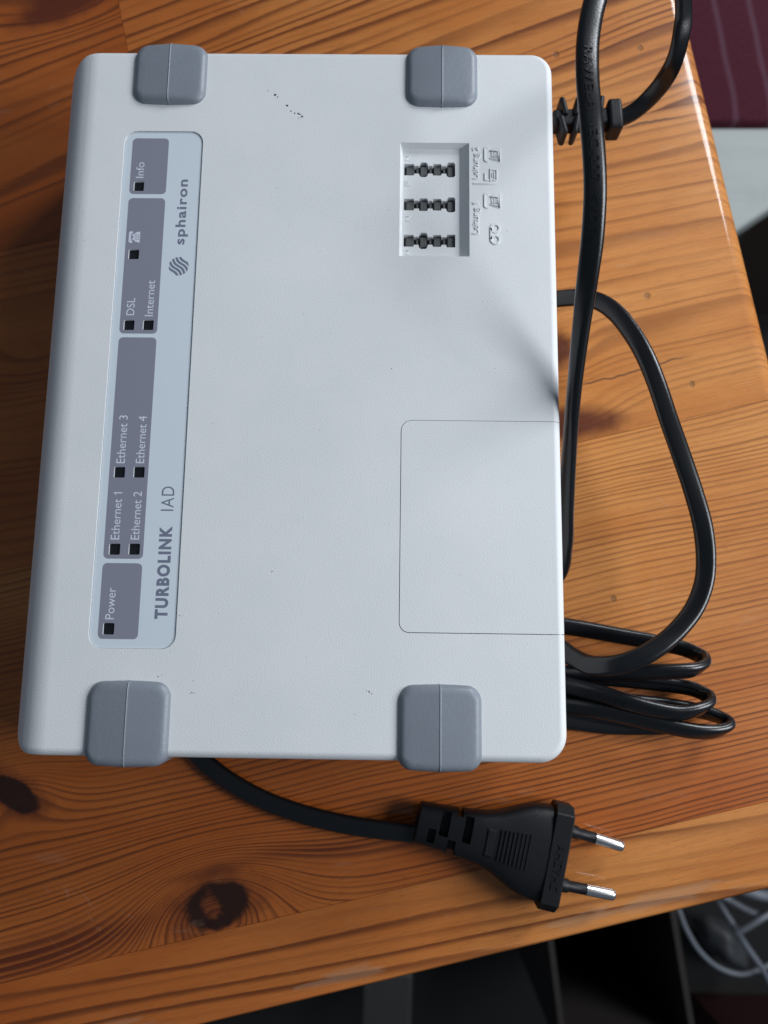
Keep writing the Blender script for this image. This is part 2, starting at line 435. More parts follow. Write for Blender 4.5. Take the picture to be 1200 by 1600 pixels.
for s in slots:
    cut.append(temp(lambda b, s=s: prism(b, slot_outline(*s), pz-8, pz+0.5)))
# lamp windows
LEDS = [(169.6, 982.4), (179, 858), (209.8, 858), (186.7, 737.8), (217.3, 737.8), (201.6, 507.8), (231.6, 507.8), (209, 397.3), (217, 291)]
leds = []
for q in LEDS:
    p = at(q[0], q[1], LZ); leds.append((p.x, p.y))
HL = 1.78
def led_loop(p, h=HL): return rrect(p[0]-h, p[1]-h, p[0]+h, p[1]+h, 0.4, 3)
for p in leds: cut.append(temp(lambda b, p=p: prism(b, led_loop(p, HL+0.01), DEV_TOP-2.4, DEV_TOP+2)))
boolean(case, cut); weighted(case)
cc = temp(lambda b: prism(b, cover_in, DEV_TOP-5.6, DEV_TOP+5))
boolean(cover, [cc], 'INTERSECT'); weighted(cover)
for c in cut + [cc]: bpy.data.objects.remove(c)

# label, printed panels, lamps, lettering
lab = link('label', flat_shape([lab_out] + [led_loop(p) for p in leds], DEV_TOP-0.60, LZ), M_LABEL, modem)
def P2(px, py): p = at(px, py, LZ); return p.x, p.y
zt0, zt1 = LZ+0.008, LZ+0.02
PANELS = [((161, 880), (216, 998.6)), ((162.5, 872), (243.7, 527)), ((200.6, 309.4), (250.5, 521)), ((207, 216), (260, 303))]
# world x range shared by the four printed panels
pxa = sum(P2(*q)[0] for q in ((161, 880), (153, 985), (162.5, 870), (183.8, 540), (200.6, 320), (207, 222)))/6
pxb = sum(P2(*q)[0] for q in ((223, 885), (216, 985), (224.6, 870), (243.7, 540), (257, 320), (263.6, 222)))/6
for i, (ya, yb) in enumerate(((998.6, 880), (873, 527), (521, 309.4), (303, 216))):
    y0 = P2(190, ya)[1]; y1 = P2(200, yb)[1]
    inside = [led_loop(p) for p in leds if y0 < p[1] < y1]
    link('lamp_panel', flat_shape([rrect(pxa, y0, pxb, y1, 1.5, 5)] + inside, zt0, zt1), M_PANEL, lab)
for p in leds:
    link('lamp_window', flat_shape([led_loop(p, HL-0.02)], DEV_TOP-2.3, DEV_TOP-1.05), M_LED, lab)
zi0, zi1 = zt1+0.006, zt1+0.016
def ltext(s, bottom_left, bottom_right, top_y, m, bold=0.0, sp=1.0):
    """bottom_left/right = photo pixels of the first letter's cap top and baseline"""
    a = P2(*bottom_left); b_ = P2(*bottom_right); y1 = P2(bottom_left[0]+6, top_y)[1]
    text_up('lettering', s, a[0], b_[0], a[1], y1, zi0, zi1, m, lab, bold, sp)
ltext('Power', (164.2, 967.5), (178, 967.5), 918, M_PALE)
ltext('Ethernet 1', (172.8, 843), (186.3, 843), 769, M_PALE)
ltext('Ethernet 2', (203.8, 843), (217.3, 843), 768, M_PALE)
ltext('Ethernet 3', (181.4, 723.7), (195, 723.7), 649, M_PALE)
ltext('Ethernet 4', (211.8, 723.7), (225.2, 723.7), 650, M_PALE)
ltext('DSL', (197, 492.5), (209.6, 492.5), 465.5, M_PALE)
ltext('Internet', (226, 494), (239, 494), 438, M_PALE)
ltext('Info', (212, 278), (224.2, 278), 253.5, M_PALE)
ltext('TURBOLINK', (241, 967), (261.6, 967), 822, M_INK, bold=0.046, sp=1.2)
ltext('IAD', (251.2, 798), (270.8, 798), 760, M_INK, bold=-0.004, sp=1.1)
ltext('sphairon', (272.5, 382), (293.0, 382), 280.5, M_INK, bold=0.024, sp=1.14)
# striped globe emblem
gc = P2(279.3, 416); GR = 3.35
bm = bmesh.new()
for i in range(5):
    c0 = -2.6 + i*1.3
    half = 0.40
    pts_u, pts_d = [], []
    for k in range(121):
        t = -3.4 + 6.8*k/120
        q = c0 + 0.42*sin(t*0.95)
        for lst, off in ((pts_u, half), (pts_d, -half)):
            lst.append((t, q+off))
    for k in range(120):
        quad = [pts_d[k], pts_d[k+1], pts_u[k+1], pts_u[k]]
        quad = [(x, y) if x*x+y*y <= GR*GR else (x*GR/math.hypot(x, y), y*GR/math.hypot(x, y)) for x, y in quad] if min(x*x+y*y for x, y in quad) < GR*GR else None
        if quad:
            vs = []
            for x, y in quad:
                a = radians(-52); vs.append(bm.verts.new((gc[0]+x*cos(a)-y*sin(a), gc[1]+x*sin(a)+y*cos(a), zi1)))
            bm.faces.new(vs)
bmesh.ops.remove_doubles(bm, verts=bm.verts, dist=1e-4)
from_bm('emblem', bm, M_INK, lab, smooth=False)
# telephone pictograph: icon units, X = reading direction (+y), Y = glyph up (-x)
def icon_map(loops, cx, cy, s):
    return [[(cx - y*s, cy + x*s) for x, y in lp] for lp in loops]
def phone_icon():
    hand = [(-1.0, 0.35), (-1.0, 0.75), (-0.8, 0.95), (0.8, 0.95), (1.0, 0.75), (1.0, 0.35), (0.62, 0.35), (0.62, 0.6), (-0.62, 0.6), (-0.62, 0.35)]
    body = [(-0.95, -0.85), (0.95, -0.85), (0.85, -0.25), (0.48, 0.2), (0.48, 0.45), (0.25, 0.45), (0.25, 0.22), (-0.25, 0.22), (-0.25, 0.45), (-0.48, 0.45), (-0.48, 0.2), (-0.85, -0.25)]
    keys = []
    for i in range(3):
        for j in range(3):
            x, y = -0.36+0.36*i, -0.62+0.27*j
            keys.append([(x-0.1, y-0.08), (x+0.1, y-0.08), (x+0.1, y+0.08), (x-0.1, y+0.08)])
    return hand, body, keys
hand, body, keys = phone_icon()
c = P2(210.5, 370.5)
link('phone_symbol', flat_shape(icon_map([hand], c[0], c[1], 2.1) + icon_map([body]+keys, c[0], c[1], 2.1), zi0, zi1), M_PALE, lab)

# sockets
for s in slots:
    sk = link('socket', flat_shape([slot_outline(*s, grow=-0.02)], pz-7.5, pz-2.2), M_SLOT, modem)
    for a, b_, hw in ((3, 18, 9.3), (19, 24.5, 6.2), (25.5, 38.5, 9.9), (40, 46, 6.0), (47.5, 60.5, 9.4), (62, 68, 6.0), (69.5, 83, 9.9)):
        bm = bmesh.new(); x0, x1 = s[0]+a*0.213, s[0]+b_*0.213; h = hw*0.213
        prism(bm, [(x0, s[1]-h), (x1, s[1]-h), (x1, s[1]+h), (x0, s[1]+h)], pz-2.1, pz-0.9,
              [(x0+0.5, s[1]-h+0.3), (x1-0.3, s[1]-h+0.3), (x1-0.3, s[1]+h-0.5), (x0+0.5, s[1]+h-0.5)])
        from_bm('contact', bm, M_CONTACT, sk, smooth=False)
# raised lettering on the case beside the pocket and by the slots
ez0, ez1 = DEV_TOP-0.05, DEV_TOP+0.30
def etext(s, pa, pb, top_y, z0=ez0, z1=ez1):
    a = at(*pa, z1); b_ = at(*pb, z1); y1 = at(pa[0], top_y, z1).y
    text_up('raised_lettering', s, a.x, b_.x, a.y, y1, z0, z1, M_WHITE, modem)
etext('Leitung 2', (738.5, 279), (750.5, 279), 229)
etext('Leitung 1', (738.5, 365), (751.5, 365), 316)
for s, q in (('N', (633, 251, 641)), ('F', (633, 290, 641)), ('N', (633, 345, 641)), ('N', (633, 398, 641))):
    etext(s, (q[0], q[1]), (q[2], q[1]), q[1]-8, pz-0.05, pz+0.15)
def eicon(loops, px, py, s, name='raised_symbol'):
    p = at(px, py, ez1)
    link(name, flat_shape(icon_map(loops, p.x, p.y, s), ez0, ez1), M_WHITE, modem)
def outline(lp, t=0.11):
    """thin outline band of a closed polygon: outer loop plus a shrunk inner loop"""
    cx = sum(p[0] for p in lp)/len(lp); cy = sum(p[1] for p in lp)/len(lp)
    return [lp, [(cx+(x-cx)*(1-t/max(0.3, abs(x-cx))) if abs(x-cx) > 0.2 else x, cy+(y-cy)*(1-t/max(0.3, abs(y-cy))) if abs(y-cy) > 0.15 else y) for x, y in lp]]
for py in (241, 313):
    hb = [(-1.0, 0.4), (-1.0, 0.8), (-0.8, 1.0), (0.8, 1.0), (1.0, 0.8), (1.0, 0.4), (0.86, 0.4), (0.86, 0.76), (0.74, 0.86), (-0.74, 0.86), (-0.86, 0.76), (-0.86, 0.4)]
    bb = [(-0.98, -1.0), (0.98, -1.0), (0.98, -0.86), (-0.98, -0.86)]
    sl = [(-0.95, -0.86), (-0.80, -0.86), (-0.42, 0.25), (-0.55, 0.25)]
    sr = [(0.80, -0.86), (0.95, -0.86), (0.55, 0.25), (0.42, 0.25)]
    ks = []
    for i in range(4):
        for j in range(3):
            x, y = -0.36+0.24*i, -0.6+0.3*j
            ks.append([(x-0.06, y-0.08), (x+0.06, y-0.08), (x+0.06, y+0.08), (x-0.06, y+0.08)])
    eicon([hb, bb, sl, sr]+ks, 769, py, 2.75)
fx = [[(-0.9, 0.95), (-0.9, 0.2), (-0.76, 0.2), (-0.76, 0.81), (0.3, 0.81), (0.3, 0.95)], [(-1.0, 0.0), (1.0, 0.0), (1.0, 0.14), (-1.0, 0.14)],
      [(-0.9, -0.25), (-0.9, -0.95), (0.9, -0.95), (0.9, -0.25), (0.76, -0.25), (0.76, -0.81), (-0.76, -0.81), (-0.76, -0.25)], [(-0.5, -0.6), (0.5, -0.6), (0.5, -0.45), (-0.5, -0.45)], [(-0.4, -0.3), (0.4, -0.3), (0.4, -0.18), (-0.4, -0.18)]]
eicon(fx, 767, 273, 2.3)
def circ(cx, cy, r, n=28): return [(cx+r*cos(2*pi*i/n), cy+r*sin(2*pi*i/n)) for i in range(n)]
tape = [circ(-0.95, -0.1, 0.80), circ(-0.95, -0.1, 0.52), circ(0.95, -0.1, 0.80), circ(0.95, -0.1, 0.52)]
eicon(tape, 773, 365, 2.15)
eicon([[(-0.95, 0.43), (0.95, 0.43), (0.95, 0.70), (-0.95, 0.70)]], 773, 365, 2.15)
for a in ((740, 286, 778), ):
    p = at(a[0], a[1], ez1); q = at(a[2], a[1], ez1)
    link('raised_symbol', flat_shape([[(p.x, p.y-0.2), (q.x, p.y-0.2), (q.x, p.y+0.2), (p.x, p.y+0.2)]], ez0, ez1), M_WHITE, modem)
# dirt flecks stuck to the case
bm = bmesh.new()
for (px, py, r) in ((418.5, 141.5, .18), (430, 148, .42), (434, 151.5, .25), (448.5, 165, .42), (454.5, 173.5, .25), (460.7, 176.8, .28), (466, 177.5, .3), (468.5, 178.5, .3), (472, 182, .4), (467, 184.5, .15),
                    (425, 893, .3), (300, 1082, .28), (304, 1083.5, .22), (297, 1084, .18), (577, 1081, .4), (581, 1084, .25), (573, 1079, .2), (612, 576, .25), (247, 1057, .25), (253, 1055, .15), (333, 662, .16), (502, 392, .15), (432, 293, .2), (608, 328, .2)):
    p = at(px, py, DEV_TOP+0.02); n = 7
    a0 = random.random()*6; ax = random.uniform(0.8, 1.7); ra = random.uniform(-0.9, -0.2)
    ring = []
    for i in range(n):
        a = a0+2*pi*i/n; rr = (1.15 if 415 < px < 475 and py < 190 else 0.7)*r*random.uniform(0.7, 1.15); x, y = rr*ax*cos(a), rr*sin(a)/ax
        ring.append(bm.verts.new((p.x+x*cos(ra)-y*sin(ra), p.y+x*sin(ra)+y*cos(ra), DEV_TOP+0.02)))
    t = bm.verts.new((p.x, p.y, DEV_TOP+0.02+r*0.5))
    for i in range(n): bm.faces.new((ring[i], ring[(i+1) % n], t))
o = from_bm('dirt_fleck', bm, M_DIRT, modem, smooth=False); o['kind'] = 'stuff'

# rubber feet: caps that wrap the case's long edges, a parting line across the middle
FZ = DEV_TOP + 2.6
def foot(x0, x1, y_in, y_out):
    """y_in lies on the case's face, y_out stands proud of its edge"""
    bm = bmesh.new()
    lo, hi = min(y_in, y_out), max(y_in, y_out)
    xm = (x0+x1)/2
    def ring(ins, z, kx=1.0, flare=0.0):
        ys0, ys1 = lo+ins, hi-ins
        r = max(4.4-ins*0.6, 1.5)
        pts = rrect(x0+ins-flare, ys0, x1-ins+flare, ys1, r, 7)
        return [(x, y, z) for x, y in pts]
    R = 2.6
    rings = [ring(-1.2, 0.0), ring(-1.2, 12.0), ring(-0.1, 16.0), ring(0, FZ-R)]
    for i in range(1, 8):
        a = pi/2*i/7; rings.append(ring(R*(1-cos(a)), FZ-R+R*sin(a)))
    loft(bm, rings, cap=True)
    bmesh.ops.recalc_face_normals(bm, faces=bm.faces)
    # split down the middle: both facets fall away from the centre line, which stays proud
    for off in (-0.45, -0.16, 0, 0.16, 0.45):
        bmesh.ops.bisect_plane(bm, geom=bm.verts[:]+bm.edges[:]+bm.faces[:], plane_co=(xm+off, 0, 0), plane_no=(1, 0, 0))
    for k in (1/3, 2/3):
        for s in (-1, 1):
            bmesh.ops.bisect_plane(bm, geom=bm.verts[:]+bm.edges[:]+bm.faces[:], plane_co=(xm+s*k*(x1-x0)/2, 0, 0), plane_no=(1, 0, 0))
    hw = (x1-x0)/2
    for v in bm.verts:
        d = abs(v.co.x-xm)
        if v.co.z > FZ-R*1.01: v.co.z -= 0.95*(d/hw)
        y_c = (v.co.y-lo)/(hi-lo)
        edge = 0.0
        if v.co.z > 20: 
            if abs(v.co.y-hi) < 1.5 : v.co.y += 0.45*(1-(d/hw)**2)
            if abs(v.co.y-lo) < 1.5 : v.co.y -= 0.45*(1-(d/hw)**2)
        if d < 0.05 and v.co.z > 20:
            n = Vector((0, 0, 0))
            if v.co.z > FZ-1.2: v.co.z += 0.16
            if v.co.y > hi-1.0: v.co.y += 0.14
            if v.co.y < lo+1.0: v.co.y -= 0.14
    return from_bm('rubber_foot', bm, M_RUBBER, modem, angle=50)
def fx_(p): return at(p[0], p[1], FZ-1.2).x
def fy_(p): return at(p[0], p[1], FZ-1.2).y
foot(fx_((207.5, 120)), fx_((322.5, 120)), fy_((265, 158)), fy_((265, 68.5)))
foot(fx_((634, 120)), fx_((747.5, 120)), fy_((690, 162)), fy_((690, 71)))
foot(fx_((131.5, 1130)), fx_((264, 1130)), fy_((200, 1066)), fy_((200, 1197.5)))
foot(fx_((621, 1140)), fx_((754.5, 1140)), fy_((690, 1072)), fy_((690, 1205)))

# ------------------------------------------------------------------ the power cord
pc = empty('power_cord', (60, 0, 0))
tag(pc, 'black flat mains cord looped beside and under the white modem, ending in a two-pin plug', 'power cord')
CWID, CTHK = 6.7, 3.5
def catmull(P, n=14):
    out = []
    for i in range(len(P)-1):
        p0 = P[max(i-1, 0)]; p1 = P[i]; p2 = P[i+1]; p3 = P[min(i+2, len(P)-1)]
        # centripetal parametrisation
        def tj(ti, a, b_): return ti + max(((Vector(a[:3])-Vector(b_[:3])).length)**0.5, 1e-3)
        t0 = 0; t1 = tj(t0, p0, p1) if i > 0 else 1.0; t2 = tj(t1, p1, p2); t3 = tj(t2, p2, p3) if i+2 < len(P) else t2+1.0
        def L(a, b_, ta, tb, t): return tuple(a[k]*(tb-t)/(tb-ta)+b_[k]*(t-ta)/(tb-ta) for k in range(4))
        for j in range(n):
            t = t1+(t2-t1)*j/n
            A1 = L(p0, p1, t0, t1, t); A2 = L(p1, p2, t1, t2, t); A3 = L(p2, p3, t2, t3, t)
            B1 = L(A1, A2, t0, t2, t); B2 = L(A2, A3, t1, t3, t)
            out.append(L(B1, B2, t1, t2, t))
    out.append(P[-1]); return out
def frame(pts, i):
    a = Vector(pts[max(i-1, 0)][:3]); b_ = Vector(pts[min(i+1, len(pts)-1)][:3])
    T = (b_-a).normalized(); side = T.cross(Vector((0, 0, 1))).normalized(); up = side.cross(T).normalized()
    r = radians(pts[i][3])
    return Vector(pts[i][:3]), side*cos(r)+up*sin(r), up*cos(r)-side*sin(r), T
def stadium(w, t, n=7):
    r = t/2; out = []
    for s, a0 in ((1, -90), (-1, 90)):
        for i in range(n):
            a = radians(a0+180*i/(n-1)); out.append((s*(w/2-r)+r*cos(a), r*sin(a)))
    return out
def flat_cord(name, ctrl, m, parent, w=CWID, t=CTHK, n=14, world=False):
    pts = catmull([tuple(c) if world else (*at(c[0], c[1], c[2]), c[3]) for c in ctrl], n)
    prof = stadium(w, t); bm = bmesh.new(); rings = []
    for i in range(len(pts)):
        o, s, u, T = frame(pts, i); rings.append([o+s*x+u*y for x, y in prof])
    loft(bm, rings)
    return from_bm(name, bm, m, parent, angle=60), pts
PATH = [  # photo pixel, height above the table (mm), roll (deg, 0 = lying flat)
 (940, 190, 26, -70), (966, 186, 26, -65), (988, 176, 27.5, -58), (1010, 158, 31, -48), (1033, 132, 37.5, -37), (1052, 99, 46, -27), (1063, 62, 54, -19), (1068, 20, 62, -12), (1060, -40, 76, -6), (1020, -88, 94, 0), (965, -72, 108, 0),
 (932, -5, 114, 4), (919, 60, 114, 6), (918, 120, 113, 6), (923, 180, 110, 4), (928, 240, 105, 0), (930, 300, 99, -4), (926, 370, 91, -14), (920, 420, 84, -30), (912, 480, 74, -52), (904, 545, 64, -70), (897, 610, 54, -80), (892, 670, 45, -80), (888, 730, 37, -74), (884, 800, 28, -62),
 (881, 850, 20, -40), (868, 900, 10, 0), (815, 930, 7, 0), (700, 880, 6, 0), (650, 760, 6, 0), (680, 600, 6, 0), (760, 500, 6, 0), (840, 472, 8, 0),
 (873, 467, 12, 0), (903, 465, 15, -5), (935, 471, 18, -14), (962, 489, 21, -22), (987, 520, 24, -24), (1008, 556, 27, -18), (1027, 602, 29, -12), (1045, 656, 30, -8), (1064, 710, 30, -6), (1084, 770, 29, -8), (1098, 822, 28, -16), (1103, 870, 27, -30), (1100, 910, 27, -36), (1085, 950, 27, -36), (1058, 985, 28, -34), (1030, 1009, 29, -26), (1000, 1027, 29, -14), (962, 1039, 27, -4), (927, 1040, 23, 0), (897, 1028, 16, 0),
 (870, 1010, 11, 0), (800, 985, 10, 0), (700, 975, 9, 0), (620, 990, 8, 0), (640, 1010, 7, 0), (760, 975, 6, -10), (830, 974, 6, -24),
 (885, 979, 6, -34), (960, 992, 6, -40), (1030, 1005, 6.5, -45), (1072, 1015, 8, -52), (1094, 1026, 11, -72), (1099, 1037, 15, -98), (1086, 1046, 18, -120), (1060, 1049, 19, -132), (1015, 1050, 18, -136), (965, 1052, 15, -140), (915, 1053, 11, -145), (885, 1053, 8.5, -150),
 (800, 1052, 6, -165), (700, 1052, 5, -180), (620, 1060, 5, -180), (600, 1072, 5, -180), (640, 1082, 5, -180), (760, 1050, 5, -185), (850, 1052, 5, -195),
 (920, 1057, 5, -212), (985, 1063, 5, -222), (1045, 1070, 5.5, -226), (1083, 1077, 7, -236), (1103, 1087, 9.5, -256), (1107, 1098, 13, -280), (1092, 1108, 15.5, -300), (1060, 1114, 16.5, -312), (1020, 1108, 16.5, -316), (980, 1097, 15.5, -320), (935, 1083, 13, -326), (890, 1072, 10, -330),
 (800, 1050, 7, -345), (700, 1060, 5, -360), (620, 1090, 4, -360), (600, 1110, 4, -360), (640, 1120, 4, -360), (760, 1092, 3.6, -364), (860, 1085, 3.6, -376),
 (930, 1092, 4, -392), (1000, 1098, 4, -402), (1060, 1105, 4.5, -406), (1105, 1114, 6, -416), (1130, 1124, 8, -436), (1137, 1134, 11, -460), (1122, 1142, 13, -480), (1090, 1143, 14, -491), (1045, 1135, 13.5, -496), (990, 1122, 12, -500), (935, 1110, 10, -505), (885, 1102, 7, -510),
 (800, 1090, 4, -525), (700, 1100, 3, -540), (640, 1120, 3, -540), (660, 1135, 3, -540), (780, 1122, 2.6, -540), (885, 1126, 2.4, -540),
 (950, 1133, 2.3, -540), (1000, 1134, 2.2, -540), (1036, 1133, 2.2, -540), (1052, 1130, 2.4, -540), (1036, 1126, 3.0, -540), (1000, 1126, 3.0, -540), (950, 1121, 2.6, -540), (885, 1114, 2.4, -540),
 (760, 1115, 2.3, -540), (600, 1090, 2.3, -540), (420, 1060, 2.3, -540), (310, 1070, 2.3, -540), (280, 1120, 2.3, -540), (306, 1175, 2.3, -540),
 (340, 1207, 2.4, -540), (400, 1244, 2.8, -540), (470, 1271, 3.6, -540), (540, 1288, 4.8, -540), (600, 1297, 6, -540), (645, 1302, 6.6, -540), (670, 1306, 6.8, -540)]
PATH = [(a, b_, z if z < 50 else 50+(z-50)*0.76, r) for a, b_, z, r in PATH]
cord, cpts = flat_cord('cord', PATH, M_CORD, pc)
# raised marking along the flat face of the cord
def cord_text(s, px, py, length, height, face=1, flip=1, across=0.0):
    tgt = at(px, py, 0)
    best = min(range(len(cpts)), key=lambda i: ((cpts[i][0]*(CAM_Z)/(CAM_Z-cpts[i][2])-tgt.x)**2+(cpts[i][1]*CAM_Z/(CAM_Z-cpts[i][2])-tgt.y)**2))
    acc = [0.0]
    for i in range(1, len(cpts)): acc.append(acc[-1]+(Vector(cpts[i][:3])-Vector(cpts[i-1][:3])).length)
    s0 = acc[best]-length/2*1
    me = text_flat(s, 0.0, 1.15, 2)
    for v in me.vertices:
        a, b_, c = v.co
        d = s0 + (a if flip > 0 else 1-a)*length
        i = max(0, min(len(acc)-2, next((k for k in range(len(acc)-1) if acc[k+1] >= d), len(acc)-2)))
        f = (d-acc[i])/max(acc[i+1]-acc[i], 1e-6)
        o0, s0_, u0_, _ = frame(cpts, i); o1, s1_, u1_, _ = frame(cpts, i+1)
        o = o0.lerp(o1, f); sd = s0_.lerp(s1_, f); up = u0_.lerp(u1_, f)
        v.co = (o + sd*(across+(b_-0.5)*height*(-1 if flip > 0 else 1)) + up*face*(CTHK/2-0.06+0.30*c))*MM
    return link('raised_lettering', me, M_CORD, pc)
cord_text('RAWELA  IEC-227  <VDE>', 923, 228, 52, 2.5, 1, 1, 0.3)
cord_text('RAVRER', 945, 1082, 15, 2.4, 1, 1)

# strain relief where the cord enters the modem
p = at(885, 190, 26); q = at(966, 187, 26)
sr = bmesh.new()
ax = (Vector(q)-Vector(p)).normalized(); sy = Vector((-ax.y, ax.x, 0))
L0 = (Vector(q)-Vector(p)).length
def rel(a, b_, c): return Vector(p)+ax*a+sy*b_+Vector((0, 0, c))
def rbox(bm, a0, a1, b0, b1, c0, c1, shear=0.0):
    vs = [bm.verts.new(rel(a+shear*(b_-(b0+b1)/2), b_, c)) for c in (c0, c1) for a, b_ in ((a0, b0), (a1, b0), (a1, b1), (a0, b1))]
    for f in ((3, 2, 1, 0), (4, 5, 6, 7), (0, 1, 5, 4), (1, 2, 6, 5), (2, 3, 7, 6), (3, 0, 4, 7)): bm.faces.new([vs[i] for i in f])
rbox(sr, -5.5, L0-4, -3.4, 3.4, -3.2, 3.2)
rbox(sr, L0-4.6, L0+0.6, -6.0, 6.0, -4.6, 4.6)
for k, sh in ((-3.4, -0.18), (1.6, 0.22), (6.2, -0.18), (10.4, 0.2)):
    rbox(sr, k, k+2.3, -7.4, 0.2, -4.6, 4.6, sh); rbox(sr, k+0.9, k+3.2, 0.3, 7.6, -4.55, 4.55, sh)
o = from_bm('strain_relief', sr, M_PLUG, pc, smooth=False); bev(o, 1.4, 4)

# flat two-pin plug; a = along the axis (pins at +a), b = across, c = up
fc = at(880, 1339, 7)
AX = -12.3
def pl(a, b_, c):
    t = radians(AX); return Vector((fc.x + a*cos(t)-b_*sin(t), fc.y + a*sin(t)+b_*cos(t), 7.0 + c))
bm = bmesh.new()
def oval(a, hw, ht, sq=3.2, n=36):
    out = []
    for i in range(n):
        t = 2*pi*i/n; c_, s_ = cos(t), sin(t)
        out.append(pl(a, hw*math.copysign(abs(c_)**(2/sq), c_), ht*math.copysign(abs(s_)**(2/sq), s_)))
    return out
stations = [(-52.5, 6.3, 4.3), (-52.0, 6.9, 4.9), (-43, 7.4, 5.3), (-35, 8.2, 5.7), (-28.5, 9.1, 6.0), (-24, 10.6, 6.2), (-20, 12.6, 6.3), (-16.5, 14.3, 6.4), (-13, 15.4, 6.45), (-9, 16.0, 6.5), (-3, 16.2, 6.5)]
loft(bm, [oval(*s) for s in stations])
body_o = from_bm('plug', bm, M_PLUG, pc, smooth=False)
cuts = []
def slot_cut(a0, a1, b0, b1, c0, c1):
    b = bmesh.new(); vs = [b.verts.new(pl(a, q, c)) for c in (c0, c1) for a, q in ((a0, b0), (a1, b0), (a1, b1), (a0, b1))]
    for f in ((3, 2, 1, 0), (4, 5, 6, 7), (0, 1, 5, 4), (1, 2, 6, 5), (2, 3, 7, 6), (3, 0, 4, 7)): b.faces.new([vs[i] for i in f])
    cuts.append(from_bm('cutter', b, None, None, smooth=False))
slot_cut(-44.6, -41.4, -1.8, 6.4, 2.2, 9); slot_cut(-36.4, -33.4, -2.2, 6.6, 2.4, 9)
slot_cut(-48.2, -45.6, -5.0, -0.2, 2.2, 9); slot_cut(-40.4, -37.6, -12, -6.0, -9, 9); slot_cut(-39.2, -37.2, 5.9, 12, -9, 9)
slot_cut(-41.0, -38.2, -9.5, -2.4, 2.2, 9)
boolean(body_o, cuts)
for c in cuts: bpy.data.objects.remove(c)
bev(body_o, 0.5, 3, 35); shade(body_o.data, True, 45)
# grip: a shallow raised pad with ribs
bm = bmesh.new()
def pbox(bm, a0, a1, b0, b1, c0, c1, ins=0.0):
    vs = [bm.verts.new(pl(a, q, c0)) for a, q in ((a0, b0), (a1, b0), (a1, b1), (a0, b1))] + [bm.verts.new(pl(a, q, c1)) for a, q in ((a0+ins, b0+ins), (a1-ins, b0+ins), (a1-ins, b1-ins), (a0+ins, b1-ins))]
    for f in ((3, 2, 1, 0), (4, 5, 6, 7), (0, 1, 5, 4), (1, 2, 6, 5), (2, 3, 7, 6), (3, 0, 4, 7)): bm.faces.new([vs[i] for i in f])
for k in range(8):
    a = -23.8+1.42*k; w = 5.2+0.12*k
    pbox(bm, a, a+0.8, -w, w, 5.6, 6.75, 0.16)
from_bm('grip_rib', bm, M_PLUG, body_o, smooth=False)
bm = bmesh.new()
pbox(bm, -29.2, -24.6, -5.3, 5.3, 5.0, 6.5, 1.2)
from_bm('grip_pad', bm, M_PLUG, body_o, smooth=False)
# front flange
bm = bmesh.new()
oct_ = [(-17.7, -3.4), (-15.0, -6.85), (15.0, -6.85), (17.7, -3.4), (17.7, 3.4), (15.0, 6.85), (-15.0, 6.85), (-17.7, 3.4)]
rings = []
for a, s in ((-6.6, 0.985), (-6.2, 1.0), (-0.5, 1.0), (0, 0.97)): rings.append([pl(a, b_*s, c*s) for b_, c in oct_])
loft(bm, rings)
fl = from_bm('flange', bm, M_PLUG, body_o, smooth=False); bev(fl, 0.9, 3)
me = text_flat('ZHYZHA', 0.0, 1.2, 3)
for v in me.vertices:
    a, b_, c = v.co
    v.co = pl(-2.0-(1-b_)*2.6+0.4, -10.0+(a)*15.0, 6.8+0.36*c)*MM
link('raised_lettering', me, M_PLUG, body_o)
# pins: black sleeve, bright rounded tip; they lean a little towards each other
for s in (-1, 1):
    def pin_pt(d): return pl(d, s*(9.15-0.05*d), 0.0)
    def pin_ring(d, r):
        o = pin_pt(d); t = radians(AX); side = Vector((-sin(t), cos(t), 0))
        return [o + side*(r*cos(2*pi*i/20)) + Vector((0, 0, r*sin(2*pi*i/20))) for i in range(20)]
    bm = bmesh.new(); loft(bm, [pin_ring(-0.3, 2.3), pin_ring(3.2, 2.3), pin_ring(3.6, 1.85), pin_ring(9.8, 1.85)])
    pin = from_bm('pin', bm, M_PLUG, body_o, angle=50)
    bm = bmesh.new(); loft(bm, [pin_ring(9.7, 1.98), pin_ring(18.6, 1.98), pin_ring(19.3, 1.8), pin_ring(19.8, 1.35), pin_ring(20.1, 0.7)])
    o = from_bm('pin_tip', bm, M_METAL, body_o, angle=40)

# ------------------------------------------------------------------ the room below the table edge
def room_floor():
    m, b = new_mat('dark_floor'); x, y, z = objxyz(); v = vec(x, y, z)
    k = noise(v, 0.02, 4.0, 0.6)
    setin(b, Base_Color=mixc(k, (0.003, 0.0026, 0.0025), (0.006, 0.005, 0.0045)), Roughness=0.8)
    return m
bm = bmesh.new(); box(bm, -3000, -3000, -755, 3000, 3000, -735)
o = from_bm('floor', bm, room_floor(), None, smooth=False); o['kind'] = 'structure'

